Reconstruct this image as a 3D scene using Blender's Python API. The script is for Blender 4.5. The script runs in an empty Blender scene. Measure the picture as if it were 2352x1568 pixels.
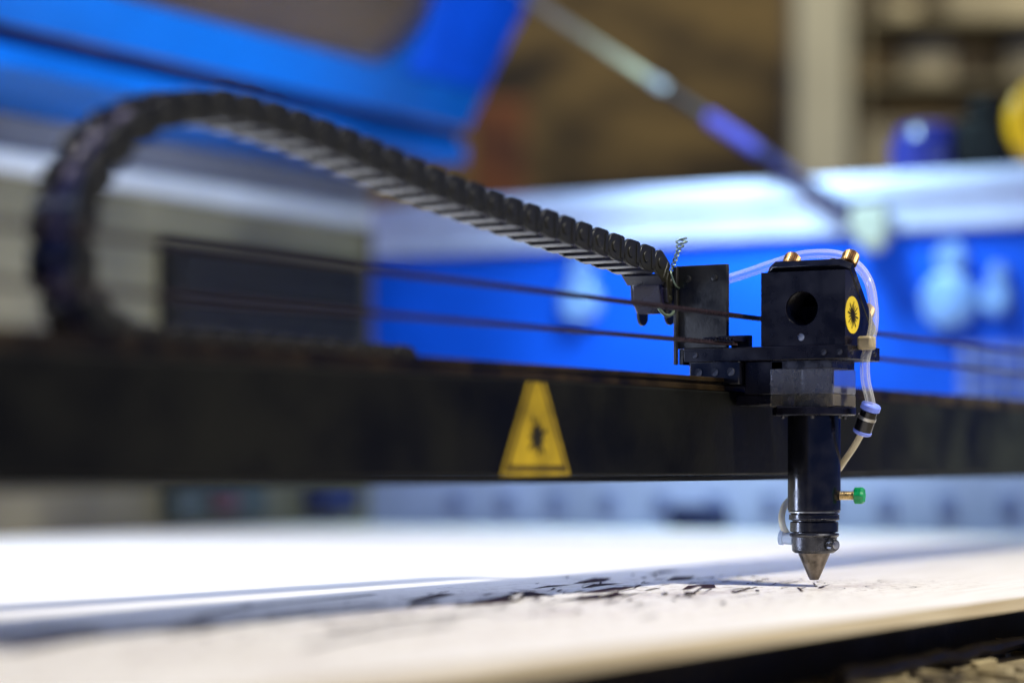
import bpy, bmesh, math, random
from mathutils import Vector, Matrix
random.seed(7)
M=0.001
scene=bpy.context.scene
COL=scene.collection

# ------------------------------------------------------------ materials
def nt(name):
    m=bpy.data.materials.new(name); m.use_nodes=True
    t=m.node_tree; b=t.nodes["Principled BSDF"]
    return m,t,b
def mat(name,col,rough=0.5,metal=0.0,var=0.25,scale=60,bump=0.15,rvar=0.15,col2=None,spec=0.5,bscale=None,stretch=None,pos=(0.35,0.68)):
    m,t,b=nt(name)
    tc=t.nodes.new("ShaderNodeTexCoord")
    src=tc.outputs["Object"]
    if stretch:
        mp=t.nodes.new("ShaderNodeMapping"); mp.inputs["Scale"].default_value=stretch
        t.links.new(src,mp.inputs[0]); src=mp.outputs[0]
    n=t.nodes.new("ShaderNodeTexNoise"); n.inputs["Scale"].default_value=scale; n.inputs["Detail"].default_value=6
    t.links.new(src,n.inputs["Vector"])
    r=t.nodes.new("ShaderNodeValToRGB")
    c2=col2 if col2 else tuple(max(0,c*(1-var)) for c in col)
    c1=tuple(min(1,c*(1+var)) for c in col) if not col2 else col
    r.color_ramp.elements[0].position=pos[0]; r.color_ramp.elements[1].position=pos[1]
    r.color_ramp.elements[0].color=(*c2,1); r.color_ramp.elements[1].color=(*c1,1)
    t.links.new(n.outputs["Fac"],r.inputs[0]); t.links.new(r.outputs[0],b.inputs["Base Color"])
    b.inputs["Metallic"].default_value=metal
    b.inputs["Specular IOR Level"].default_value=spec
    mr=t.nodes.new("ShaderNodeMapRange"); mr.inputs[3].default_value=max(0.03,rough-rvar); mr.inputs[4].default_value=min(1,rough+rvar)
    mr.inputs[1].default_value=0.3; mr.inputs[2].default_value=0.7
    t.links.new(n.outputs["Fac"],mr.inputs[0]); t.links.new(mr.outputs[0],b.inputs["Roughness"])
    if bump>0:
        n2=t.nodes.new("ShaderNodeTexNoise"); n2.inputs["Scale"].default_value=bscale or scale*12; n2.inputs["Detail"].default_value=4
        t.links.new(src,n2.inputs["Vector"])
        bp=t.nodes.new("ShaderNodeBump"); bp.inputs["Strength"].default_value=bump; bp.inputs["Distance"].default_value=0.0004
        t.links.new(n2.outputs["Fac"],bp.inputs["Height"]); t.links.new(bp.outputs[0],b.inputs["Normal"])
    return m
def clear(name,col,alpha=0.4,rough=0.15,edge=0.5):
    m,t,b=nt(name)
    b.inputs["Base Color"].default_value=(*col,1); b.inputs["Roughness"].default_value=rough
    tr=t.nodes.new("ShaderNodeBsdfTransparent"); mx=t.nodes.new("ShaderNodeMixShader")
    lw=t.nodes.new("ShaderNodeLayerWeight"); lw.inputs[0].default_value=0.45
    mr=t.nodes.new("ShaderNodeMapRange"); mr.inputs[3].default_value=alpha; mr.inputs[4].default_value=min(1,alpha+edge)
    t.links.new(lw.outputs["Facing"],mr.inputs[0]); t.links.new(mr.outputs[0],mx.inputs[0])
    t.links.new(tr.outputs[0],mx.inputs[1]); t.links.new(b.outputs[0],mx.inputs[2])
    t.links.new(mx.outputs[0],t.nodes["Material Output"].inputs[0])
    return m

ANOD=mat("black_anodised",(0.005,0.0045,0.008),0.30,0.0,0.4,90,0.15,0.1,spec=0.38)
ANODG=mat("black_gloss",(0.004,0.004,0.006),0.2,0.0,0.4,120,0.06,0.08,spec=0.6)
BRKT=mat("worn_grey_plate",(0.020,0.019,0.016),0.42,0.3,0.7,70,0.3,0.15)
CHAIN=mat("chain_plastic",(0.013,0.012,0.006),0.36,0.0,0.3,80,0.25,0.1,spec=0.42)
BELT=mat("belt_rubber",(0.020,0.012,0.015),0.6,0,0.4,300,0.3,0.1,spec=0.2)
BEAM=mat("beam_paint",(0.003,0.003,0.002),0.5,0,0.7,22,0.4,0.15,spec=0.11)
RAILM=mat("rail_oily",(0.020,0.012,0.004),0.4,0.2,0.7,60,0.1,0.1,spec=0.25)
BRASS=mat("brass",(0.36,0.21,0.085),0.42,1.0,0.3,200,0.1,0.1)
STEEL=mat("steel",(0.5,0.49,0.46),0.32,1.0,0.3,200,0.1,0.1)
NOZ=mat("nozzle_metal",(0.18,0.15,0.12),0.36,0.9,0.5,180,0.3,0.12)
RING=mat("ring_metal",(0.08,0.08,0.085),0.28,0.8,0.4,160,0.2,0.1)
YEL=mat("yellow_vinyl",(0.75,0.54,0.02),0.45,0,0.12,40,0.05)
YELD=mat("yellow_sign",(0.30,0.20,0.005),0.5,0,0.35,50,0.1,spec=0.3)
INK=mat("black_ink",(0.012,0.010,0.006),0.6,0,0.2,100,0,spec=0.15)
GREEN=mat("green_plastic",(0.0,0.25,0.07),0.35,0,0.2,100,0.05)
BLUEP=mat("blue_plastic",(0.20,0.28,0.85),0.2,0,0.2,100,0.0)
TAN=mat("tan_tie",(0.36,0.29,0.16),0.4,0,0.3,150,0.1)
TUBE=clear("clear_hose",(0.88,0.86,0.76),0.07,0.08,0.5)
HOSEW=clear("milky_hose",(0.80,0.70,0.45),0.5,0.25,0.4)
HOSEB=clear("bluish_fitting",(0.5,0.65,0.9),0.5,0.15,0.4)
ACRY=clear("clear_acrylic",(0.34,0.34,0.36),0.20,0.08,0.4)
ACRY2=clear("tinted_acrylic",(0.20,0.17,0.11),0.35,0.15,0.35)
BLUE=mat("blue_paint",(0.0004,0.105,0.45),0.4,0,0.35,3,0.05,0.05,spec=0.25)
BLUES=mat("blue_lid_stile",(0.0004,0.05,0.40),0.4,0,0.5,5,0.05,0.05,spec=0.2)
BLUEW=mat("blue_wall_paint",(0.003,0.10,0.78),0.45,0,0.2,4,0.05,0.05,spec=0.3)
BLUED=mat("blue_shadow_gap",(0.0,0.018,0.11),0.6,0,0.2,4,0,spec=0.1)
LAV=mat("pale_panel",(0.50,0.51,0.76),0.5,0,0.25,5,0.05)
CREAM=mat("cream_panel",(0.25,0.205,0.12),0.55,0,0.25,5,0.05,col2=(0.08,0.066,0.042))
WHITE=mat("white_paint",(0.62,0.60,0.62),0.45,0,0.1,8,0.05)
GREYL=mat("grey_band",(0.13,0.12,0.14),0.5,0,0.2,6,0.05)
DARK=mat("dark_vent",(0.018,0.015,0.013),0.6,0,0.4,10,0.05,spec=0.12)
NAVY=mat("navy_part",(0.02,0.025,0.09),0.5,0,0.3,20,0.05)
SLOT=mat("slot_shade",(0.22,0.24,0.46),0.6,0,0.2,20,0.0)
OLIVE=mat("olive_ledge",(0.34,0.28,0.15),0.7,0,0.5,22,0.5,bscale=120,col2=(0.12,0.09,0.045))
BEDM=mat("bed_dark",(0.022,0.017,0.011),0.6,0.2,0.6,25,0.5,bscale=200)

def wood(name):
    m,t,b=nt(name); N=t.nodes; L=t.links
    def mth(op,a,b_):
        x=N.new("ShaderNodeMath"); x.operation=op
        for i,v in enumerate((a,b_)):
            if isinstance(v,(int,float)): x.inputs[i].default_value=v
            else: L.new(v,x.inputs[i])
        return x.outputs[0]
    tc=N.new("ShaderNodeTexCoord")
    mp=N.new("ShaderNodeMapping"); mp.inputs["Scale"].default_value=(4,60,60); L.new(tc.outputs["Object"],mp.inputs[0])
    n=N.new("ShaderNodeTexNoise"); n.inputs["Scale"].default_value=3; n.inputs["Detail"].default_value=8; L.new(mp.outputs[0],n.inputs[0])
    r=N.new("ShaderNodeValToRGB"); r.color_ramp.elements[0].color=(0.70,0.65,0.57,1); r.color_ramp.elements[1].color=(0.84,0.80,0.74,1)
    r.color_ramp.elements[0].position=.3; r.color_ramp.elements[1].position=.7
    L.new(n.outputs["Fac"],r.inputs[0])
    n2=N.new("ShaderNodeTexNoise"); n2.inputs["Scale"].default_value=16; n2.inputs["Detail"].default_value=5
    mp2=N.new("ShaderNodeMapping"); mp2.inputs["Scale"].default_value=(0.6,1.6,1); L.new(tc.outputs["Object"],mp2.inputs[0]); L.new(mp2.outputs[0],n2.inputs[0])
    r2=N.new("ShaderNodeValToRGB"); r2.color_ramp.elements[0].position=.54; r2.color_ramp.elements[1].position=.68
    L.new(n2.outputs["Fac"],r2.inputs[0])
    sx=N.new("ShaderNodeSeparateXYZ"); L.new(tc.outputs["Object"],sx.inputs[0])
    def mr(src,a,b_):
        x=N.new("ShaderNodeMapRange"); x.inputs[1].default_value=a; x.inputs[2].default_value=b_; L.new(src,x.inputs[0]); return x.outputs[0]
    mask=mth('MULTIPLY',mth('MULTIPLY',mr(sx.outputs[1],0.16,0.10),mr(sx.outputs[1],-0.09,-0.03)),mr(sx.outputs[0],0.14,0.03))
    f1=mth('MULTIPLY',mth('MULTIPLY',mask,r2.outputs[0]),0.33)
    mx=N.new("ShaderNodeMix"); mx.data_type='RGBA'; L.new(f1,mx.inputs[0]); L.new(r.outputs[0],mx.inputs[6]); mx.inputs[7].default_value=(0.22,0.12,0.13,1)
    n3=N.new("ShaderNodeTexNoise"); n3.inputs["Scale"].default_value=190; n3.inputs["Detail"].default_value=2; L.new(tc.outputs["Object"],n3.inputs[0])
    r3=N.new("ShaderNodeValToRGB"); r3.color_ramp.elements[0].position=.60; r3.color_ramp.elements[1].position=.63; L.new(n3.outputs["Fac"],r3.inputs[0])
    f2=mth('MULTIPLY',mth('MULTIPLY',mask,r3.outputs[0]),0.65)
    mx2=N.new("ShaderNodeMix"); mx2.data_type='RGBA'; L.new(f2,mx2.inputs[0]); L.new(mx.outputs[2],mx2.inputs[6]); mx2.inputs[7].default_value=(0.18,0.10,0.05,1)
    L.new(mx2.outputs[2],b.inputs["Base Color"]); b.inputs["Roughness"].default_value=0.5
    bp=N.new("ShaderNodeBump"); bp.inputs["Strength"].default_value=.2; bp.inputs["Distance"].default_value=.0005; L.new(n.outputs["Fac"],bp.inputs["Height"]); L.new(bp.outputs[0],b.inputs["Normal"])
    return m
WOOD=wood("plywood_face")
PLYE=mat("plywood_edge",(0.72,0.61,0.40),0.7,0,0.3,40,0.3,col2=(0.52,0.41,0.24),stretch=(0.3,1,14))
BURN=mat("burnt_cut",(0.03,0.016,0.02),0.8,0,0.4,200,0.1,spec=0.1)

# ------------------------------------------------------------ mesh helpers (mm in, metres out)
def box(bm,x0,x1,y0,y1,z0,z1,mi=0):
    vs=[bm.verts.new((x,y,z)) for x in (x0,x1) for y in (y0,y1) for z in (z0,z1)]
    for f in ((0,1,3,2),(4,6,7,5),(0,4,5,1),(2,3,7,6),(0,2,6,4),(1,5,7,3)):
        bm.faces.new([vs[i] for i in f]).material_index=mi
def frame(d):
    d=Vector(d).normalized(); a=Vector((0,0,1)) if abs(d.z)<0.9 else Vector((0,1,0))
    u=d.cross(a).normalized(); w=d.cross(u).normalized(); return u,w
def rings(bm,pts,rs,seg=24,cap=True,mi=0):
    prev=None; first=None
    u,w=frame(Vector(pts[1])-Vector(pts[0]))
    for i,p in enumerate(pts):
        p=Vector(p)
        if 0<i<len(pts)-1: d=Vector(pts[i+1])-Vector(pts[i-1])
        elif i==0: d=Vector(pts[1])-p
        else: d=p-Vector(pts[-2])
        if d.length<1e-6: d=Vector(pts[-1])-Vector(pts[0])
        d.normalize()
        u=(u-d*u.dot(d)).normalized(); w=d.cross(u)
        ring=[bm.verts.new(p+(u*math.cos(2*math.pi*k/seg)+w*math.sin(2*math.pi*k/seg))*rs[i]) for k in range(seg)]
        if prev:
            for k in range(seg): bm.faces.new((prev[k],prev[(k+1)%seg],ring[(k+1)%seg],ring[k])).material_index=mi
        else: first=ring
        prev=ring
    if cap:
        bm.faces.new(list(reversed(first))).material_index=mi; bm.faces.new(prev).material_index=mi
def lathe(bm,base,axis,prof,seg=48):
    base=Vector(base); ax=Vector(axis).normalized(); u,w=frame(ax)
    prev=None
    for i,(h,r) in enumerate(prof):
        c=base+ax*h
        ring=[bm.verts.new(c+(u*math.cos(2*math.pi*k/seg)+w*math.sin(2*math.pi*k/seg))*r) for k in range(seg)]
        if prev:
            for k in range(seg): bm.faces.new((prev[k],prev[(k+1)%seg],ring[(k+1)%seg],ring[k]))
        else: bm.faces.new(list(reversed(ring)))
        prev=ring
    bm.faces.new(prev)
def cyl(bm,p0,p1,r,seg=24): rings(bm,[p0,p1],[r,r],seg)
def prism_y(bm,prof,y0,y1):
    a=[bm.verts.new((x,y0,z)) for x,z in prof]; b=[bm.verts.new((x,y1,z)) for x,z in prof]
    n=len(prof); bm.faces.new(a); bm.faces.new(list(reversed(b)))
    for i in range(n): bm.faces.new((a[(i+1)%n],a[i],b[i],b[(i+1)%n]))
def knurl(bm,base,axis,r,h,n=26):
    base=Vector(base); ax=Vector(axis).normalized(); u,w=frame(ax)
    prev=None
    for hh,k1 in ((0,0.9),(0.12*h,1),(0.88*h,1),(h,0.86)):
        ring=[]
        for k in range(2*n):
            rr=r*k1*(1 if k%2 else 0.91); a=math.pi*k/n
            ring.append(bm.verts.new(base+ax*hh+(u*math.cos(a)+w*math.sin(a))*rr))
        if prev:
            for k in range(2*n): bm.faces.new((prev[k],prev[(k+1)%(2*n)],ring[(k+1)%(2*n)],ring[k]))
        else: bm.faces.new(list(reversed(ring)))
        prev=ring
    bm.faces.new(prev)
def smooth_path(pts,n=10):
    P=[Vector(p) for p in pts]; P=[P[0]*2-P[1]]+P+[P[-1]*2-P[-2]]; out=[]
    for i in range(1,len(P)-2):
        p0,p1,p2,p3=P[i-1:i+3]
        for k in range(n):
            t=k/n
            out.append(0.5*((2*p1)+(p2-p0)*t+(2*p0-5*p1+4*p2-p3)*t*t+(3*p1-p0-3*p2+p3)*t**3))
    out.append(P[-2]); return out
WPOS={}
def finish(name,bm,mats,parent=None,bevel=0,origin=None,angle=35):
    bmesh.ops.recalc_face_normals(bm,faces=bm.faces[:])
    cs=[v.co for v in bm.verts]
    if origin is None:
        lo=Vector([min(c[i] for c in cs) for i in range(3)]); hi=Vector([max(c[i] for c in cs) for i in range(3)])
        origin=(lo+hi)/2
    origin=Vector(origin)
    for v in bm.verts: v.co=(v.co-origin)*M
    me=bpy.data.meshes.new(name); bm.to_mesh(me); bm.free()
    if not isinstance(mats,(list,tuple)): mats=[mats]
    for m in mats: me.materials.append(m)
    me.polygons.foreach_set("use_smooth",[True]*len(me.polygons))
    me.set_sharp_from_angle(angle=math.radians(angle))
    o=bpy.data.objects.new(name,me); COL.objects.link(o)
    o.location=origin*M; WPOS[o.name]=origin*M
    if bevel:
        b=o.modifiers.new("bevel",'BEVEL'); b.width=bevel*M; b.segments=2; b.limit_method='ANGLE'; b.angle_limit=math.radians(40)
    if parent:
        o.parent=parent; o.location=origin*M-WPOS[parent.name]
    return o
def empty(name,loc,label,cat,**k):
    e=bpy.data.objects.new(name,None); COL.objects.link(e); e.location=Vector(loc)*M; e.empty_display_size=0.02
    e["label"]=label; e["category"]=cat; WPOS[e.name]=Vector(loc)*M
    return e
def tag(o,label,cat,group=None):
    o["label"]=label; o["category"]=cat
    if group: o["group"]=group
def cut(o,cutters):
    for c in cutters:
        md=o.modifiers.new("cut",'BOOLEAN'); md.object=c; md.operation='DIFFERENCE'; md.solver='EXACT'
    bpy.context.view_layer.update()
    dg=bpy.context.evaluated_depsgraph_get()
    me=bpy.data.meshes.new_from_object(o.evaluated_get(dg))
    o.modifiers.clear(); o.data=me
    me.polygons.foreach_set("use_smooth",[True]*len(me.polygons)); me.set_sharp_from_angle(angle=math.radians(35))
    for c in cutters: bpy.data.objects.remove(c)
B=bmesh.new

# ============================================================ LASER HEAD
head=empty("laser_cutting_tool",(0,0,0),"black laser cutting head with brass knobs, clear hose and conical nozzle","laser head")
bm=B(); prism_y(bm,[(-15,114.4),(20,114.4),(20,120),(-9.5,149.5),(-15,149.5)],-22,21)
mm=finish("mirror_mount",bm,ANOD,head)
c1=B(); cyl(c1,(-30,0,131.9),(6,0,131.9),8.2,48); c1=finish("cutter_a",c1,ANOD)
c2=B(); cyl(c2,(-30,0.6,118.4),(-11,0.6,118.4),1.9,20); c2=finish("cutter_b",c2,ANOD)
cut(mm,[c1,c2])
b=mm.modifiers.new("bevel",'BEVEL'); b.width=0.45*M; b.segments=2; b.limit_method='ANGLE'; b.angle_limit=math.radians(40)
bm=B()
for i in range(9):
    x=-13.5+i*1.9
    lathe(bm,(x,0,131.9),(1,0,0),[(0,8.15),(0.5,7.7),(1.0,8.15)],48)
for f in [f for f in bm.faces if len(f.verts)>4]: bm.faces.remove(f)
finish("aperture_thread",bm,ANOD,mm)
bm=B(); lathe(bm,(-14.6,0.6,118.4),(1,0,0),[(0,1.75),(0.2,1.75),(0.3,0.9),(1.2,0.9)],16); finish("grub_screw",bm,STEEL,mm)
n=Vector((1,0,1)).normalized(); s=Vector((1,0,-1)).normalized()
o0=Vector((-9.5,0,149.5))+n*0.6
bm=B()
def sl(a,y,h): return o0+s*a+n*h+Vector((0,y,0))
out=[(-3.2,-17),(-3.2,16.5),(0,20.5),(42,20.5),(45,17),(45,-19),(42,-22.3),(0,-22.3)]
lo=[bm.verts.new(sl(a,y,0)) for a,y in out]; hi=[bm.verts.new(sl(a,y,4.6)) for a,y in out]
bm.faces.new(lo); bm.faces.new(list(reversed(hi)))
for i in range(8): bm.faces.new((lo[i],lo[(i+1)%8],hi[(i+1)%8],hi[i]))
mp=finish("mirror_plate",bm,ANODG,mm,0.4)
for (a,y) in ((2.0,11.5),(2.0,-18.5),(36,-17)):
    bm=B(); p=sl(a,y,4.2); cyl(bm,p,p+n*2.5,2.0); knurl(bm,p+n*2.0,n,4.1,7.0); lathe(bm,p+n*9.0,n,[(0,3.2),(0.5,2.9),(0.5,1.2),(0.6,1.0)],20)
    finish("adjustment_knob",bm,BRASS,mm,angle=25)
bm=B(); p=sl(3,-10,4.2)
rings(bm,[p+n*(i*0.55) for i in range(12)],[1.9 if i%2 else 2.3 for i in range(12)],16); finish("set_screw",bm,RING,mm,angle=20)
bm=B(); lathe(bm,(-6.3,-22.02,128.6),(0,-1,0),[(0,8.8),(0.2,8.8)],48); st=finish("warning_sticker",bm,YEL,mm)
bm=B()
def P2(r,a,d=0): return (-6.3+r*math.cos(a),-22.40-d,128.6+r*math.sin(a))
bm.faces.new([bm.verts.new(P2(2.2,2*math.pi*k/24)) for k in range(24)])
for k in range(16):
    a=2*math.pi*(k+0.5)/16; r=6.6 if k%2==1 else 5.2
    bm.faces.new([bm.verts.new(q) for q in (P2(2.0,a-0.19,0.02),P2(r,a-0.04,0.02),P2(r,a+0.04,0.02),P2(2.0,a+0.19,0.02))])
finish("laser_symbol",bm,INK,st)
bm=B(); box(bm,-17,24,-24,61,107.6,114.2); bp=finish("base_plate",bm,ANOD,head,0.4)
for (y,z) in ((-20,110.9),(-12,110.9),(55,110.9)):
    bm=B(); lathe(bm,(-17.4,y,z),(1,0,0),[(0,1.4),(0.5,1.5)],16); finish("plate_screw",bm,RING,bp)
for (x) in (-11,4,18):
    bm=B(); lathe(bm,(x,-24.4,110.9),(0,1,0),[(0,1.2),(0.5,1.3)],16); finish("plate_screw",bm,RING,bp)
bm=B(); box(bm,-16,-13,38.5,66,114.3,154.5); box(bm,-17,12,61.2,63.5,106.5,114.1); box(bm,-18.2,-16.1,64.2,66,106.5,154.0)
br=finish("chain_bracket",bm,BRKT,head,0.35)
for y,z in ((45,148),(59,148)):
    bm=B(); lathe(bm,(-16.7,y,z),(1,0,0),[(0,1.0),(0.2,1.5),(0.6,1.6)],20); finish("bracket_screw",bm,BRKT,br)
bm=B(); box(bm,-19,26,30.5,57,96.5,107.5); cb=finish("carriage_block",bm,ANODG,head,0.5)
for y in (35,43.5,52):
    bm=B(); lathe(bm,(-19.3,y,102.5),(1,0,0),[(0,1.1),(0.0,1.9),(0.5,2.1)],20); finish("block_screw",bm,RING,cb)
bm=B(); box(bm,-14,20,10,30,91.5,107.5); box(bm,-12,18,12,35.5,86.5,91.4); finish("mounting_spacer",bm,ANOD,head,0.5)
bm=B(); box(bm,-14.5,14.5,-15.5,16.5,91.5,103.4); finish("acrylic_spacer",bm,ACRY,head,0.5)
bm=B(); box(bm,-14.5,14.5,-15.5,16.5,85.6,91.3); finish("acrylic_spacer",bm,ACRY2,head,0.4)
bm=B(); cyl(bm,(0,0,84),(0,0,109),9.5,40); box(bm,-14,14,-15,16,103.5,107.5); finish("inner_sleeve",bm,RING,head,0.2)
bm=B(); lathe(bm,(0,0,81.4),(0,0,1),[(0,19.2),(0.5,19.9),(3.6,19.9),(4.1,19.2)],64)
fl=finish("flange",bm,ANOD,head)
for a in (200,250,320,140,30):
    bm=B(); x,y=16.4*math.cos(math.radians(a)),16.4*math.sin(math.radians(a)); lathe(bm,(x,y,79.9),(0,0,1),[(0,0.7),(0.3,0.9),(2,0.9)],12)
    finish("flange_screw",bm,RING,fl)
bm=B(); lathe(bm,(0,0,35.9),(0,0,1),[(0,12.1),(0.4,12.6),(45.0,12.6),(45.5,12.6)],72); lt=finish("lens_tube",bm,ANODG,head)
bm=B(); lathe(bm,(0,0,35.0),(0,0,1),[(0,11.9),(0.25,12.35),(0.6,12.35),(0.85,12.0)],72); finish("tube_lip",bm,STEEL,lt)
bm=B(); lathe(bm,(0,0,25.9),(0,0,1),[(0,11.0),(0.3,11.5),(4.6,11.5),(4.9,11.1),(5.1,10.4),(5.5,10.4),(5.7,11.7),(6.0,12.0),(8.2,12.0),(8.4,11.4),(8.6,11.3),(9.0,11.3)],72); finish("focus_ring",bm,ANODG,head)
bm=B(); lathe(bm,(0,0,31.95),(0,0,1),[(0,11.9),(0.2,12.15),(0.45,12.15),(0.6,11.9)],72); finish("ring_band",bm,RING,lt)
bm=B(); lathe(bm,(0,0,15.9),(0,0,1),[(0,9.2),(0.7,10.2),(1.2,10.6),(7.6,10.9),(8.0,11.6),(8.6,11.9),(9.4,11.6),(9.6,10.2),(9.9,10.2)],72); cr=finish("clamp_ring",bm,RING,head)
d=Vector((-0.42,-0.9,0)).normalized()
bm=B(); p=d*9+Vector((0,0,20)); knurl(bm,p,d,2.9,6.2,18)
finish("clamp_screw",bm,RING,cr,angle=25)
bm=B(); lathe(bm,p+d*6.1,d,[(0,2.0),(0.4,1.8),(0.4,1.2),(0.5,1.2)],20); finish("screw_socket",bm,STEEL,cr)
bm=B(); lathe(bm,(0,0,3.0),(0,0,1),[(0,1.7),(0.25,2.2),(1.4,2.8),(12.1,7.4),(12.9,7.6)],56); finish("nozzle",bm,NOZ,head)
d=Vector((0.15,-0.98,0)).normalized(); p=d*12+Vector((0,0,43.4))
bm=B(); rings(bm,[p+d*(i*0.4) for i in range(20)],[1.8 if i%2 else 2.25 for i in range(20)],18); th=finish("thumb_screw",bm,mat("pale_brass",(0.62,0.50,0.30),0.35,1.0,0.3,200,0.1),head,angle=20)
bm=B(); q=p+d*7.6
u,w=frame(d); prev=None
for hh,k1 in ((0,0.75),(0.6,1),(3.6,1),(4.8,0.75)):
    ring=[bm.verts.new(q+d*hh+(u*math.cos(2*math.pi*k/48)+w*math.sin(2*math.pi*k/48))*(4.0+0.35*math.cos(6*2*math.pi*k/48))*k1) for k in range(48)]
    if prev:
        for k in range(48): bm.faces.new((prev[k],prev[(k+1)%48],ring[(k+1)%48],ring[k]))
    else: bm.faces.new(list(reversed(ring)))
    prev=ring
bm.faces.new(prev); finish("knob_cap",bm,GREEN,th)
hp=smooth_path([(6,62,143),(5,52,147.5),(5,36,151.8),(6,22,155.9),(8,8,159.3),(9,-8,158.6),(9,-18,153.5),(7,-25,145),(4,-28.5,134),(1,-29.8,124),(-2,-29.2,116),(-4,-27.6,107.5),(-4,-27.8,98),(-2,-28.9,90),(0,-29.3,84)],8)
bm=B(); rings(bm,hp,[2.3]*len(hp),20,False); rings(bm,hp,[1.35]*len(hp),16,False); finish("air_hose",bm,TUBE,head,angle=60)
bm=B(); box(bm,-6.5,1,-31.5,-24.2,112.2,118.6); finish("hose_clip",bm,TAN,head,1.2)
a0=Vector((0,-29.4,87)); a1=Vector((2,-22.6,70.5)); ad=(a1-a0).normalized()
bm=B(); lathe(bm,a0,ad,[(0,2.6),(0.3,4.2),(1.0,4.8),(3.2,4.8),(3.6,4.2)],32); ft=finish("hose_fitting",bm,BLUEP,head)
bm=B(); lathe(bm,a0+ad*3.7,ad,[(0,3.6),(0.3,4.0),(3.6,4.1),(3.8,4.3),(10,4.3)],32); finish("fitting_body",bm,ANODG,ft)
bm=B(); lathe(bm,a0+ad*6.6,ad,[(0,4.1),(0.1,4.5),(1.6,4.5),(1.7,4.1)],32); finish("fitting_band",bm,STEEL,ft)
bm=B(); lathe(bm,a0+ad*13.8,ad,[(0,4.2),(0.2,4.6),(1.4,4.5),(2.0,3.6)],32); finish("fitting_collar",bm,BLUEP,ft)
hp=smooth_path([a0+ad*15,(4,-19,67),(8,-13,61),(16,-4,54),(18,8,47),(10,17,41),(1,17,35),(-2,15.5,29),(-1,13.5,24.5)],8)
bm=B(); rings(bm,hp,[1.6]*len(hp),16); finish("nozzle_hose",bm,HOSEW,head,angle=60)
bm=B(); lathe(bm,(-1,10.5,22.5),(-0.1,1,0.1),[(0,3.0),(4.5,3.0),(4.8,3.6),(6.5,3.6),(7,2.6)],24); finish("elbow_fitting",bm,HOSEB,head)
bm=B(); box(bm,-26,-4,31,38.5,116.9,119.4)
for i in range(7): box(bm,-44+i*3,-42.6+i*3,31,38,116.6,118.0)
box(bm,-46,-26.5,30.5,38.5,115.9,116.7)
box(bm,-9,-5,30,39.5,114.3,120.4)
finish("belt_clamp",bm,ANOD,head,0.2)
bm=B()
for ph in (0,math.pi):
    pts=[]
    for i in range(40):
        t=i/39; c=Vector((-17+3*t,67-4*t,154+ 14*t)); r=0.9 if t<0.6 else 0.9+(t-0.6)*6
        pts.append(c+Vector((math.cos(t*20+ph)*r,math.sin(t*20+ph)*r,0)))
    rings(bm,pts,[0.45]*40,8)
lp=smooth_path([(-17,67,154),(-21,66,151),(-20,64,145),(-14,64.5,144),(-13,67,150),(-17,67,154)],6)
rings(bm,lp,[0.5]*len(lp),8)
lp=smooth_path([(-34,66,133),(-29,65,130),(-22,65,130.6),(-17,66,134)],6)
rings(bm,lp,[0.8]*len(lp),8)
finish("wire_tie",bm,mat("green_wire",(0.22,0.29,0.21),0.3,0.7),head,angle=60)

# ============================================================ GANTRY BEAM
gb=empty("gantry_beam",(0,66,53),"long matte black gantry beam with yellow triangular warning label","gantry beam")
bm=B(); box(bm,-760,985,36,96,53,93); finish("beam_body",bm,BEAM,gb,1.0)
bm=B(); box(bm,-760,985,38.5,50,93.2,96); box(bm,-760,985,39.5,49,96,97.5); box(bm,-760,985,38.5,50,97.5,99.6); rl=finish("linear_rail",bm,RAILM,gb,0.3)
bm=B(); box(bm,-760,985,37,96,50.5,52.8); finish("beam_lip",bm,BEAM,gb,0.3)
def tri(bm,k,y,z0,z1):
    cx=-207; H=52*k; W=59*k; zb=53.6+(1-k)*52/3
    def w(z): return W/2*max(0,(1-(z-zb)/H))
    z1=min(z1,zb+H); z0=max(z0,zb)
    vs=[bm.verts.new(p) for p in ((cx-w(z0),y,z0),(cx+w(z0),y,z0),(cx+w(z1),y,z1),(cx-w(z1),y,z1))]
    bm.faces.new(vs)
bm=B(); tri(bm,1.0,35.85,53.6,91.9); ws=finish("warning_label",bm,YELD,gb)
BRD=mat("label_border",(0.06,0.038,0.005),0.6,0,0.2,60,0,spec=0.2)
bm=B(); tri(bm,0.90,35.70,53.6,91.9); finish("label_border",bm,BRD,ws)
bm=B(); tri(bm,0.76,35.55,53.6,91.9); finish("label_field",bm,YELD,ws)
bm=B()
c0=(-207,69.5)
for k in range(11):
    a=2*math.pi*k/11+0.3; r=(8.5,6,7)[k%3]
    bm.faces.new([bm.verts.new((c0[0]+rr*math.cos(aa),35.4-0.004*k,c0[1]+rr*math.sin(aa)*1.1)) for rr,aa in ((1.2,a-0.5),(r,a-0.1),(r,a+0.1),(1.2,a+0.5))])
bm.faces.new([bm.verts.new((c0[0]+4.4*math.cos(2*math.pi*k/16),35.33,c0[1]+4.8*math.sin(2*math.pi*k/16))) for k in range(16)])
finish("hazard_symbol",bm,INK,ws)

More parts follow.
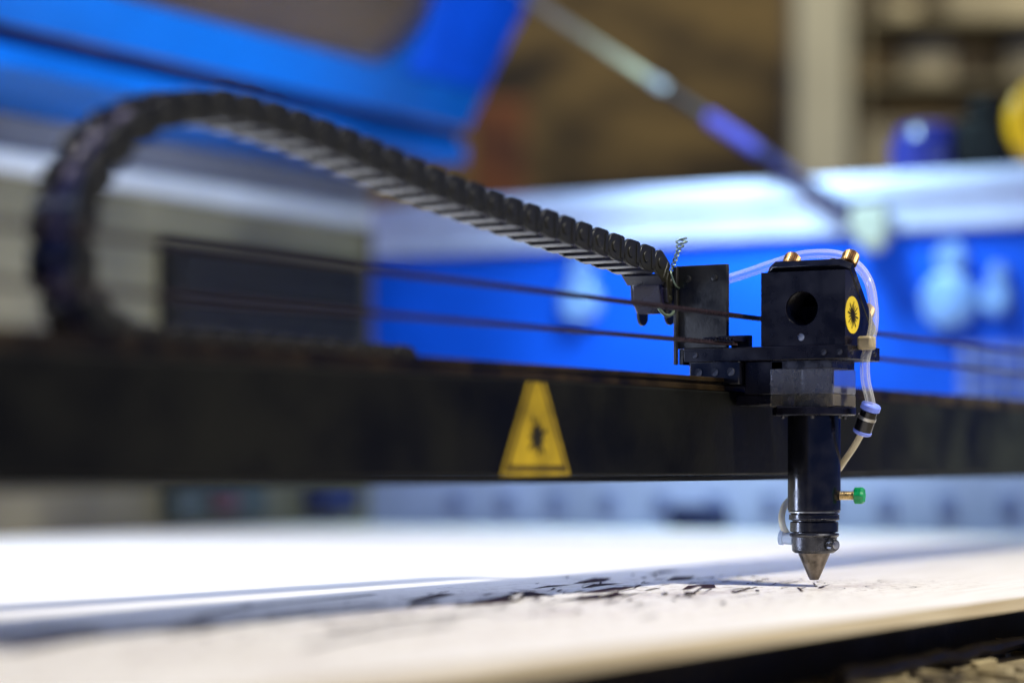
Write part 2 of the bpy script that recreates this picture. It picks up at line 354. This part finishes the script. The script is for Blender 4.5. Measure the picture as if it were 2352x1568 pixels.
# ============================================================ BELT
bm=B()
def belt(za,zb,x0,x1,y0,y1,teeth_up):
    L=x1-x0; n=int(L/3)
    z=lambda x: za+(zb-za)*(x-x0)/L
    def slab(xa,xb,d0,d1):
        v=[bm.verts.new((x,y,z(x)+d)) for x in (xa,xb) for y in (y0,y1) for d in (d0,d1)]
        for f in ((0,1,3,2),(4,6,7,5),(0,4,5,1),(2,3,7,6),(0,2,6,4),(1,5,7,3)): bm.faces.new([v[i] for i in f])
    slab(x0,x1,0,1.0)
    for i in range(n):
        xa=x0+i*3
        if teeth_up: slab(xa,xa+1.5,1.0,1.7)
        else: slab(xa,xa+1.5,-0.7,0)
belt(129.0,129.6,-760,900,31,36.5,False)
belt(109.0,115.0,-760,-20,31,36.5,True)
belt(115.2,114.6,25,900,31,36.5,True)
o=finish("drive_belt",bm,BELT); tag(o,"thin toothed black rubber belt stretched along the gantry beam","drive belt")

# ============================================================ CABLE CHAIN
chain=empty("cable_chain",(-200,78,93),"black segmented plastic cable chain looping up from the gantry beam","cable chain")
bm=B()
def plate(x0,x1,round_end,y0,y1,r=5.7):
    if round_end=='+':
        prof=[(x0,-r*0.9),(x0,r*0.72),(x0+2.6,r)]+[(x1+r*math.cos(a),r*math.sin(a)) for a in [math.pi/2-math.pi*k/12 for k in range(13)]]+[(x0+2,-r)]
    else:
        prof=[(x1,r),(x1,-r)]+[(x0+r*math.cos(a),r*math.sin(a)) for a in [-math.pi/2-math.pi*k/12 for k in range(13)]]
    prism_y(bm,prof,y0,y1)
HW=10.0
for sgn in (1,-1):
    a,b_=sorted((sgn*HW,sgn*(HW-1.7))); plate(5.6,15.4,'+',a,b_,6.1)
    a,b_=sorted((sgn*(HW-1.8),sgn*(HW-3.4))); plate(0,9,'-',a,b_,4.9)
    a,b_=sorted((sgn*(HW+.5),sgn*(HW-.1))); cyl(bm,(15.4,a,0),(15.4,b_,0),2.6,20)
    a,b_=sorted((sgn*(HW+.4),sgn*(HW-.1))); box(bm,7.0,9.6,a,b_,-4.6,4.6)
box(bm,6.5,13.5,-HW+.1,HW-.1,5.0,6.4,1); box(bm,7.5,10.5,-HW+.1,HW-.1,-6.0,-4.8,1)
link0=finish("chain_link",bm,[CHAIN,mat("chain_crossbar",(0.012,0.011,0.020),0.33,0,0.3,80,0.1,spec=0.5)],chain,0.25,origin=(0,0,0))  # crossbars tinted violet to carry light reflected off the sheet
path=[(-15,131),(-15.5,139),(-18,148),(-27,154.5),(-40,156.5),(-60,158),(-82,160),(-118,163),(-155,166),(-192,169.3),(-228,172.8),(-262,177),(-292,181),(-322,184.5),(-349,186.5),(-370,187.2),(-387,186),(-405,181.5),(-422,175),(-436,166),(-446,155),(-453,143),(-455,130),(-453,118),(-446,108),(-436,102),(-422,99.6),(-405,99.4),(-360,99.4),(-300,99.4),(-240,99.4)]
sp=smooth_path([(x,0,z) for x,z in path],12)
cum=[0]
for i in range(1,len(sp)): cum.append(cum[-1]+(sp[i]-sp[i-1]).length)
def at(sv):
    sv=min(max(sv,0),cum[-1]-1e-6)
    for i in range(1,len(cum)):
        if cum[i]>=sv:
            t=(sv-cum[i-1])/(cum[i]-cum[i-1]); return sp[i-1].lerp(sp[i],t)
P=16.0; k=0; YC=77
while (k+1)*P<cum[-1]:
    p=at(k*P); q=at((k+1)*P); dd=(q-p)
    ang=math.atan2(dd.z,dd.x)
    o=link0 if k==0 else link0.copy()
    if k: COL.objects.link(o); o.parent=chain
    o.location=(Vector((p.x,YC,p.z))*M)-chain.location
    o.rotation_euler=(0,-ang,0)
    k+=1
bm=B()
for yy,zz,r in ((-4,1.4,2.0),(0.8,-1,2.0),(5,1.2,1.6)):
    pts=[Vector((p.x,YC+yy,p.z+zz)) for p in sp[6::4]]
    rings(bm,pts,[r]*len(pts),10)
finish("inner_cable",bm,mat("cable_pvc",(0.09,0.08,0.15),0.35),chain,angle=60)
bm=B(); prism_y(bm,[(-24.5,136),(-20,131),(-17.5,132),(-20.5,147),(-23.5,149),(-26,146)],69,85)
finish("end_bracket",bm,mat("painted_violet_sheen",(0.008,0.007,0.022),0.25,0,0.4,80,0.2,spec=0.5),chain,1.0)  # violet light on the chain end is put into the plastic's colour

# ============================================================ PLYWOOD BOARD
brd=empty("plywood_board",(100,390,-5.7),"pale thin plywood sheet with burnt cut shapes on the bed","plywood sheet")
bm=B()
# sheet lies about three degrees askew on the bed
pl=[(-760,-79.7),(880,-164.8),(880,895),(-760,895)]
lo=[bm.verts.new((x,y,-5.7)) for x,y in pl]; hi=[bm.verts.new((x,y,0)) for x,y in pl]
bm.faces.new(list(reversed(lo))); bm.faces.new(hi)
for i in range(4): bm.faces.new((lo[i],lo[(i+1)%4],hi[(i+1)%4],hi[i]))
bm.normal_update()
for f in bm.faces: f.material_index=0 if abs(f.normal.z)>0.5 else 1
bs=finish("sheet",bm,[WOOD,PLYE],brd,origin=(0,0,0))
bm=B()
def dark(poly,z=0.2):
    vs=[bm.verts.new((x,y,z)) for x,y in poly]; bm.faces.new(vs)
def strip(pts,w):
    for (a,b_) in zip(pts[:-1],pts[1:]):
        a=Vector(a); b_=Vector(b_); d=(b_-a).normalized(); nn=Vector((-d.y,d.x))*w/2
        dark([a+nn,b_+nn,b_-nn,a-nn],0.2+0.001*random.random())
def arc(cx,cy,r,a0,a1,n=14): return [(cx+r*math.cos(a0+(a1-a0)*i/n),cy+r*math.sin(a0+(a1-a0)*i/n)) for i in range(n+1)]
strip([(-345,106),(-320,118),(-292,128),(-255,134),(-205,137),(-170,140)],3.4)
strip([(-315,94),(-262,106),(-215,104)],2.5)
strip([(-560,80),(-470,100),(-400,108)],12); strip([(-500,60),(-430,80),(-360,84)],8)
strip([(-420,60),(-360,74),(-300,82),(-250,80)],4.0); strip([(-380,20),(-320,34),(-260,30)],3)
strip([(-440,-10),(-380,4),(-330,2)],4)
dark([(-235,60),(-140,88),(-134,80),(-190,56)]); dark([(-245,76),(-205,97),(-196,88)])
dark([(-176,44),(-110,56),(-104,48),(-140,35)]); dark([(-155,70),(-124,98),(-114,92),(-134,68)])
dark([(-116,66),(-60,77),(-52,70),(-96,58)]); dark([(-75,86),(-34,101),(-24,92)])
dark([(-62,40),(-26,54),(-8,49),(-40,33)]); dark([(-205,102),(-150,118),(-146,112),(-190,98)]); dark([(-90,104),(-60,112),(-50,106)])
dark([(-40,110),(20,130),(24,122),(-10,108)]); dark([(10,84),(52,100),(60,92),(30,80)]); dark([(60,120),(110,136),(118,128)])
for j in range(26):   # long thin straight kerfs fanning towards the nozzle
    x=-220+j*10; y=-20+90*random.random(); a=0.1+0.4*random.random(); l=16+26*random.random()
    strip([(x,y),(x+l*math.cos(a),y+l*math.sin(a))],0.8+0.6*random.random())
    if j%3==0: strip([(x,y),(x+6,y+14+8*random.random())],0.8)
strip(arc(-20,-8,15,0,6.2),0.6); strip(arc(20,22,18,0,6.2),0.6); strip(arc(45,0,16,0,5),0.6)
strip(arc(70,-20,14,0,5),0.6); strip(arc(10,-35,12,1,6),0.6); strip(arc(60,30,22,0,4),0.6)
for i in range(190):
    x=random.uniform(-420,80); y=random.gauss(66,38)
    if not -50<y<150: continue
    a=random.choice((0.2,0.2,0.35,1.3))+random.gauss(0,0.12); l=random.uniform(5,22); w=random.uniform(0.5,2.2)
    d=Vector((math.cos(a),math.sin(a)))*l/2; nn=Vector((-d.y,d.x)).normalized()*w/2; c=Vector((x,y))
    dark([c-d-nn,c-d+nn*0.6,c+d+nn,c+d-nn*0.7],0.205+0.0005*i)
o=finish("burnt_cut_marks",bm,BURN,brd); o["kind"]="stuff"
for i,(x,y,a,l,w,tl) in enumerate([(-82,24,0.3,34,4,1.2),(-128,44,0.2,30,3,1.0),(-66,8,0.15,26,2.0,1.0),(-170,66,0.4,36,3,1.0),(-100,30,0.5,18,2,1.0)]):
    bm=B(); box(bm,-l/2,l/2,-w/2,w/2,0,0.9)
    for v in bm.verts:
        if v.co.x>0: v.co.y*=0.5
    bm.normal_update()
    for f in bm.faces: f.material_index=0 if abs(f.normal.z)>0.5 else 1
    o=finish("wood_sliver",bm,[WOOD,BURN],None,0,origin=(0,0,0))
    o.location=Vector((x,y,0.35+abs(math.sin(math.radians(tl)))*l/2))*M; o.rotation_euler=(0,-math.radians(tl),a)
    tag(o,"small pale plywood offcut with burnt edges on the sheet","wood offcut","plywood offcuts on the sheet")

# ============================================================ CUTTING BED
bed=empty("cutting_bed",(150,350,-60),"dark slatted metal cutting bed under the plywood","cutting bed")
bm=B(); box(bm,-760,985,-176,905,-60,-30); finish("bed_tray",bm,OLIVE,bed,1)
bm=B()
for i in range(23):
    y=-62+i*42; box(bm,-760,985,y,y+4,-29.8,-5.9)
o=finish("bed_slats",bm,BEDM,bed,0.3); o["kind"]="stuff"
bm=B()
rr=[3.2+1.2*random.random() for _ in range(40)]
rings(bm,[(-200+i*16,-95+1.5*math.sin(i*1.3),-25+0.8*math.sin(i*2.1)) for i in range(40)],rr,10)
finish("support_bar",bm,mat("bar_metal",(0.04,0.032,0.024),0.55,0.4,0.7,60,0.6),bed)
bm=B()
for i in range(150):
    x=random.uniform(-480,160); y=random.uniform(-172,-74); l=random.uniform(4,30); w=random.uniform(1.5,8); h=random.uniform(0.8,4.5); a=random.uniform(0,3.1)
    d=Vector((math.cos(a),math.sin(a))); nn=Vector((-d.y,d.x)); c=Vector((x,y))
    q=[c-d*l/2-nn*w/2,c+d*l/2-nn*w/3,c+d*l/2*0.8+nn*w/2,c-d*l/2+nn*w/2]
    lo=[bm.verts.new((p.x,p.y,-29.9)) for p in q]; hi=[bm.verts.new((p.x,p.y,-29.9+h*random.uniform(0.5,1.3))) for p in q]
    bm.faces.new(lo); bm.faces.new(hi)
    for j in range(4): bm.faces.new((lo[j],lo[(j+1)%4],hi[(j+1)%4],hi[j]))
o=finish("charred_scraps",bm,mat("char_scrap",(0.30,0.24,0.12),0.8,0,0.7,40,0.3,col2=(0.05,0.037,0.02),pos=(0.42,0.55)),bed); o["kind"]="stuff"
bm=B(); box(bm,-900,985,-420,-178,-62,-34); finish("front_ledge",bm,OLIVE,bed,3)

# ============================================================ CABINET
cab=empty("laser_cutter_cabinet",(150,300,-950),"large blue laser cutter cabinet with raised lid and pale rim","laser cutter")
bm=B(); box(bm,-900,1020,-430,935,-950,-62.5); finish("cabinet_base",bm,BLUE,cab,4)
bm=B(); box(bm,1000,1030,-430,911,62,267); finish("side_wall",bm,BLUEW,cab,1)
bm=B(); box(bm,996,1030,-430,911,-60,60); finish("lower_side_panel",bm,LAV,cab,1)
bm=B(); box(bm,990,1060,-430,905,268,322)
box(bm,985,990,-430,905,298,316); finish("side_rim",bm,LAV,cab,6)
for i in range(12):
    y=170+i*57
    bm=B(); box(bm,993,995.9,y,y+16,14,30); finish("slot_shade_patch",bm,SLOT,cab)  # solid darker patch; the shade of an open hole is in its colour
bm=B(); box(bm,975,995,505,562,-5,20); finish("roller_block",bm,NAVY,cab,3)
bm=B(); box(bm,-900,999,912,935,-60,299); finish("rear_wall",bm,CREAM,cab,1)
bm=B(); box(bm,-900,999,902,935,299.5,319); finish("rear_rim",bm,WHITE,cab,4)
bm=B(); box(bm,-900,999,910,935,319.5,349); finish("rear_band",bm,GREYL,cab,1)
bm=B(); box(bm,650,975,900,911.5,70,262); vt=finish("exhaust_vent",bm,DARK,cab,5)
bm=B()
for i in range(9): box(bm,662,963,894,899.8,82+i*19,92+i*19)
finish("vent_louvres",bm,mat("louvre",(0.032,0.027,0.024),0.5,spec=0.15),vt,1)
bm=B(); box(bm,655,790,890,911,8,46); finish("rear_fixture",bm,mat("fixture_green",(0.035,0.045,0.045),0.6),cab,2)
bm=B(); box(bm,700,735,882,889,14,36); finish("fixture_cap",bm,mat("cap_red",(0.06,0.02,0.025),0.6),cab,2)
bm=B(); box(bm,880,940,885,911,12,38); finish("rear_block",bm,NAVY,cab,2)
bm=B()
prof=[(797,360),(797,378),(935,378),(935,350),(908,350)]
a=[bm.verts.new((-900,y,z)) for y,z in prof]; b2=[bm.verts.new((1002,y,z)) for y,z in prof]
bm.faces.new(a); bm.faces.new(list(reversed(b2)))
for i in range(5): bm.faces.new((a[i],a[(i+1)%5],b2[(i+1)%5],b2[i]))
finish("top_cover",bm,BLUE,cab,3)
bm=B(); box(bm,-900,1002,806,935,378.5,392); finish("hinge_gap_shade",bm,BLUED,cab,1)  # solid dark strip; shade between cover and lid is put into its colour
k_=-75/124.0
def lidprism(bm,poly,th=26,dy=0):
    f0=[];f1=[]
    for x,z in poly:
        y=797+(z-392)*k_+dy; f0.append(bm.verts.new((x,y,z))); f1.append(bm.verts.new((x,y+th,z+th*0.5)))
    m_=len(poly); bm.faces.new(f0); bm.faces.new(list(reversed(f1)))
    for i in range(m_): bm.faces.new((f0[i],f0[(i+1)%m_],f1[(i+1)%m_],f1[i]))
def lidbox(bm,x0,x1,z0,z1,th=26): lidprism(bm,[(x0,z0),(x1,z0),(x1,z1),(x0,z1)],th)
bm=B(); lidbox(bm,-900,1000,393,428); lidbox(bm,-900,849.5,760,800)
R=55
lidprism(bm,[(849.5,428.2),(849.5,428.2+R)]+[(849.5-R+R*math.cos(t),428.2+R-R*math.sin(t)) for t in [math.pi/2*k/10 for k in range(1,10)]]+[(849.5-R,428.2)],24,1)
ld=finish("lid",bm,BLUE,cab,0)
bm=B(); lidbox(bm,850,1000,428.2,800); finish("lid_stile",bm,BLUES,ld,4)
bm=B(); lidprism(bm,[(-890,428.5),(848,428.5),(848,759),(-890,759)],4,8); finish("lid_window",bm,clear("smoked_window",(0.10,0.065,0.045),0.4,0.4,0.2),ld)
A=Vector((978,715,514)); Z=Vector((978,352,270)); sd=(Z-A)
bm=B(); rings(bm,[A-sd*0.05,A+sd*0.40],[4,4],20); gs=finish("gas_strut",bm,mat("strut_grey",(0.33,0.31,0.24),0.5,0.0,spec=0.2),cab)
bm=B(); rings(bm,[A+sd*0.37,A+sd*0.42],[5,5],20); finish("strut_collar",bm,mat("collar_pale",(0.20,0.20,0.24),0.5,spec=0.2),gs)
bm=B(); rings(bm,[A+sd*0.42,A+sd*0.54],[5,5],20); finish("strut_rod",bm,mat("strut_black",(0.008,0.008,0.015),0.5,spec=0.15),gs)
bm=B(); rings(bm,[A+sd*0.68,A+sd*0.95],[6,5],20); finish("strut_rod",bm,mat("strut_navy",(0.006,0.006,0.04),0.6,spec=0.1),gs)
bm=B(); rings(bm,[A+sd*0.54,A+sd*0.68],[6.5,6.5],20); finish("strut_cylinder",bm,mat("strut_violet_highlight",(0.028,0.025,0.20),0.6,spec=0.15),gs)  # violet highlight on the strut is painted as this section's colour
bm=B(); box(bm,970,984,340,375,262,292); lathe(bm,(960,350,262),(1,0,0),[(0,14),(14,14)],24); finish("strut_bracket",bm,mat("bracket_cream",(0.34,0.33,0.30),0.4),gs,3)
LP=mat("latch_pale",(0.22,0.37,0.76),0.4)
for (y,z,s_) in ((289,205,1.0),(664,216,0.8),(245,205,0.6)):
    bm=B(); lathe(bm,(999.5,y,z),(-1,0,0),[(0,26*s_),(10,26*s_),(14,20*s_)],32); lathe(bm,(999.5,y-2,z+38*s_),(-1,0,0),[(0,15*s_),(12,14*s_)],32)
    finish("wall_latch",bm,LP,cab,1)
bm=B()
for i in range(9):
    for j in range(4):
        box(bm,996,999.6,150+i*15,161+i*15,116+j*13,126+j*13)
finish("air_vent_grid",bm,mat("grid_pale",(0.20,0.24,0.55),0.5),cab)

bm=B(); lathe(bm,(1025,322,322.3),(0,0,1),[(0,30),(8,33),(28,33),(34,28),(42,27),(45,22)],32)
o=finish("blue_jar",bm,mat("jar_blue",(0.012,0.016,0.16),0.35,0,0.3,20,0)); tag(o,"small dark blue plastic jar on the cabinet rim","jar")
bm=B(); box(bm,1002,1045,243,289,322.3,368); box(bm,1010,1038,250,280,368,386); o=finish("black_tool_box",bm,mat("case_black",(0.005,0.005,0.007),0.5,spec=0.12),None,5); tag(o,"small black plastic case on the cabinet rim","case")
bm=B()
dd=Vector((-0.9,-0.43,0)).normalized(); c=Vector((1030,210,362))
lathe(bm,c,dd,[(0,36),(3,39),(24,39),(28,35),(28,12),(26,11)],48)
o=finish("tape_roll",bm,mat("tape_yellow",(0.90,0.46,0.005),0.35,0,0.08,20,0)); tag(o,"bright yellow tape roll standing on the cabinet rim","tape roll")

# ============================================================ WORKSHOP
RZ=math.radians(-60)
def rbox(name,c,sx,sy,z0,z1,m,label=None,cat=None,kind=None,bevel=5):
    bm=B(); box(bm,-sx/2,sx/2,-sy/2,sy/2,0,z1-z0)
    o=finish(name,bm,m,None,bevel,origin=(0,0,0))
    o.rotation_euler=(0,0,RZ); o.location=Vector((c[0],c[1],z0))*M
    if kind: o["kind"]=kind
    if label: tag(o,label,cat)
    return o
WALLM=mat("workshop_wall_paint",(0.24,0.165,0.055),0.8,0,0.5,4.2,0.1,0.1,col2=(0.028,0.020,0.008),pos=(0.40,0.62),stretch=(1,1,2.2))
rbox("workshop_wall",(3560,2222),7000,100,-950,2600,WALLM,kind="structure")
bm=B(); box(bm,-3500,6500,-3500,6500,-960,-951); o=finish("workshop_floor",bm,mat("concrete",(0.16,0.14,0.11),0.8,0,0.3,2,0.1),None); o["kind"]="structure"
rbox("support_post",(3105,1300),100,100,-950,2400,mat("post_cream",(0.50,0.48,0.32),0.6,0,0.25,3,0),"pale cream painted workshop post","post")
rbox("orange_crate",(2850,1842),100,120,-950,735,mat("crate_rust",(0.17,0.055,0.012),0.7,0,0.6,7,0),"tall rust orange storage bin on the floor","storage bin")
sh=empty("storage_shelf",(3438,1131,-950),"metal storage shelf carrying pale boxes","shelf"); sh.rotation_euler=(0,0,RZ)
SM=mat("shelf_metal",(0.22,0.19,0.10),0.6)
bm=B()
for z in (-500,0,420,785,905,1150): box(bm,-230,330,-150,150,z-12,z)
for x in (-228,318):
    for y in (-148,138): box(bm,x,x+10,y,y+10,-950,1300)
me=finish("shelf_frame",bm,SM,None,1,origin=(0,0,-950)); me.parent=sh; me.location=(0,0,0)
for i,(lx,z,w,h) in enumerate([(-90,785,90,80),(130,785,130,96),(60,905,240,60),(-140,905,60,40),(-60,420,330,290)]):
    wx=3438+lx*0.5; wy=1131-lx*0.866
    o=rbox("cardboard_box",(wx,wy),w,180,z+0.5,z+h,mat("box_cream%d"%i,(0.38,0.34,0.21),0.7,0,0.6,6,0),"pale cream cardboard box on the shelf","box"); o["group"]="boxes on the shelf"

# ============================================================ LIGHT
def area(name,loc,target,size,power,col,sy=None,spread=None):
    l=bpy.data.lights.new(name,'AREA'); l.energy=power; l.size=size; l.color=col
    if sy: l.shape='RECTANGLE'; l.size_y=sy
    if spread: l.spread=math.radians(spread)
    o=bpy.data.objects.new(name,l); COL.objects.link(o); o.location=Vector(loc)*M
    o.rotation_euler=(Vector(target)-Vector(loc)).to_track_quat('-Z','Y').to_euler(); return o
l=bpy.data.lights.new("key_lamp",'SPOT'); l.energy=225; l.color=(1.0,0.96,0.87); l.spot_size=math.radians(56); l.spot_blend=0.6; l.shadow_soft_size=0.06
o=bpy.data.objects.new("key_lamp",l); COL.objects.link(o); o.location=Vector((-150,-1000,1600))*M
o.rotation_euler=(Vector((-60,-60,0))-Vector((-150,-1000,1600))).to_track_quat('-Z','Y').to_euler()
area("inner_lamp",(80,560,560),(120,660,0),0.4,3.9,(0.60,0.74,1.0),0.5,spread=125)
area("left_lamp",(-900,700,700),(-50,100,80),0.4,2.0,(0.62,0.72,1.0))
area("side_strip_specular",(-450,800,190),(0,0,80),0.12,1.6,(0.6,0.7,1.0),0.5,spread=70)  # added out of frame for a highlight down the lens tube
area("wall_lamp",(800,440,560),(1000,470,190),0.12,2.2,(0.6,0.95,1.0),spread=110)
area("lid_fill",(420,-300,120),(600,850,430),0.4,2.4,(0.75,0.93,1.0),spread=70)  # added fill that brightens the lid; no lamp stands here
area("backdrop_fill",(2200,600,2400),(3300,1500,500),1.2,50,(1.0,0.9,0.7))  # added so the workshop wall behind gets light of its own
w=bpy.data.worlds.new("World"); scene.world=w; w.use_nodes=True
bg=w.node_tree.nodes["Background"]; bg.inputs[0].default_value=(0.17,0.31,1.0,1); bg.inputs[1].default_value=0.28

# ============================================================ CAMERA
cam=bpy.data.cameras.new("camera"); co=bpy.data.objects.new("camera",cam); COL.objects.link(co); scene.camera=co
co.location=Vector((-1074.3,-453.3,58))*M
co.rotation_euler=Vector((0.8660,0.5,0)).to_track_quat('-Z','Y').to_euler()
cam.lens=85; cam.sensor_width=36; cam.shift_y=283/2352; cam.clip_start=0.01; cam.clip_end=100
cam.dof.use_dof=True; cam.dof.focus_distance=1.150; cam.dof.aperture_fstop=3.4
scene.view_settings.view_transform='Standard'; scene.view_settings.look='None'; scene.view_settings.exposure=0
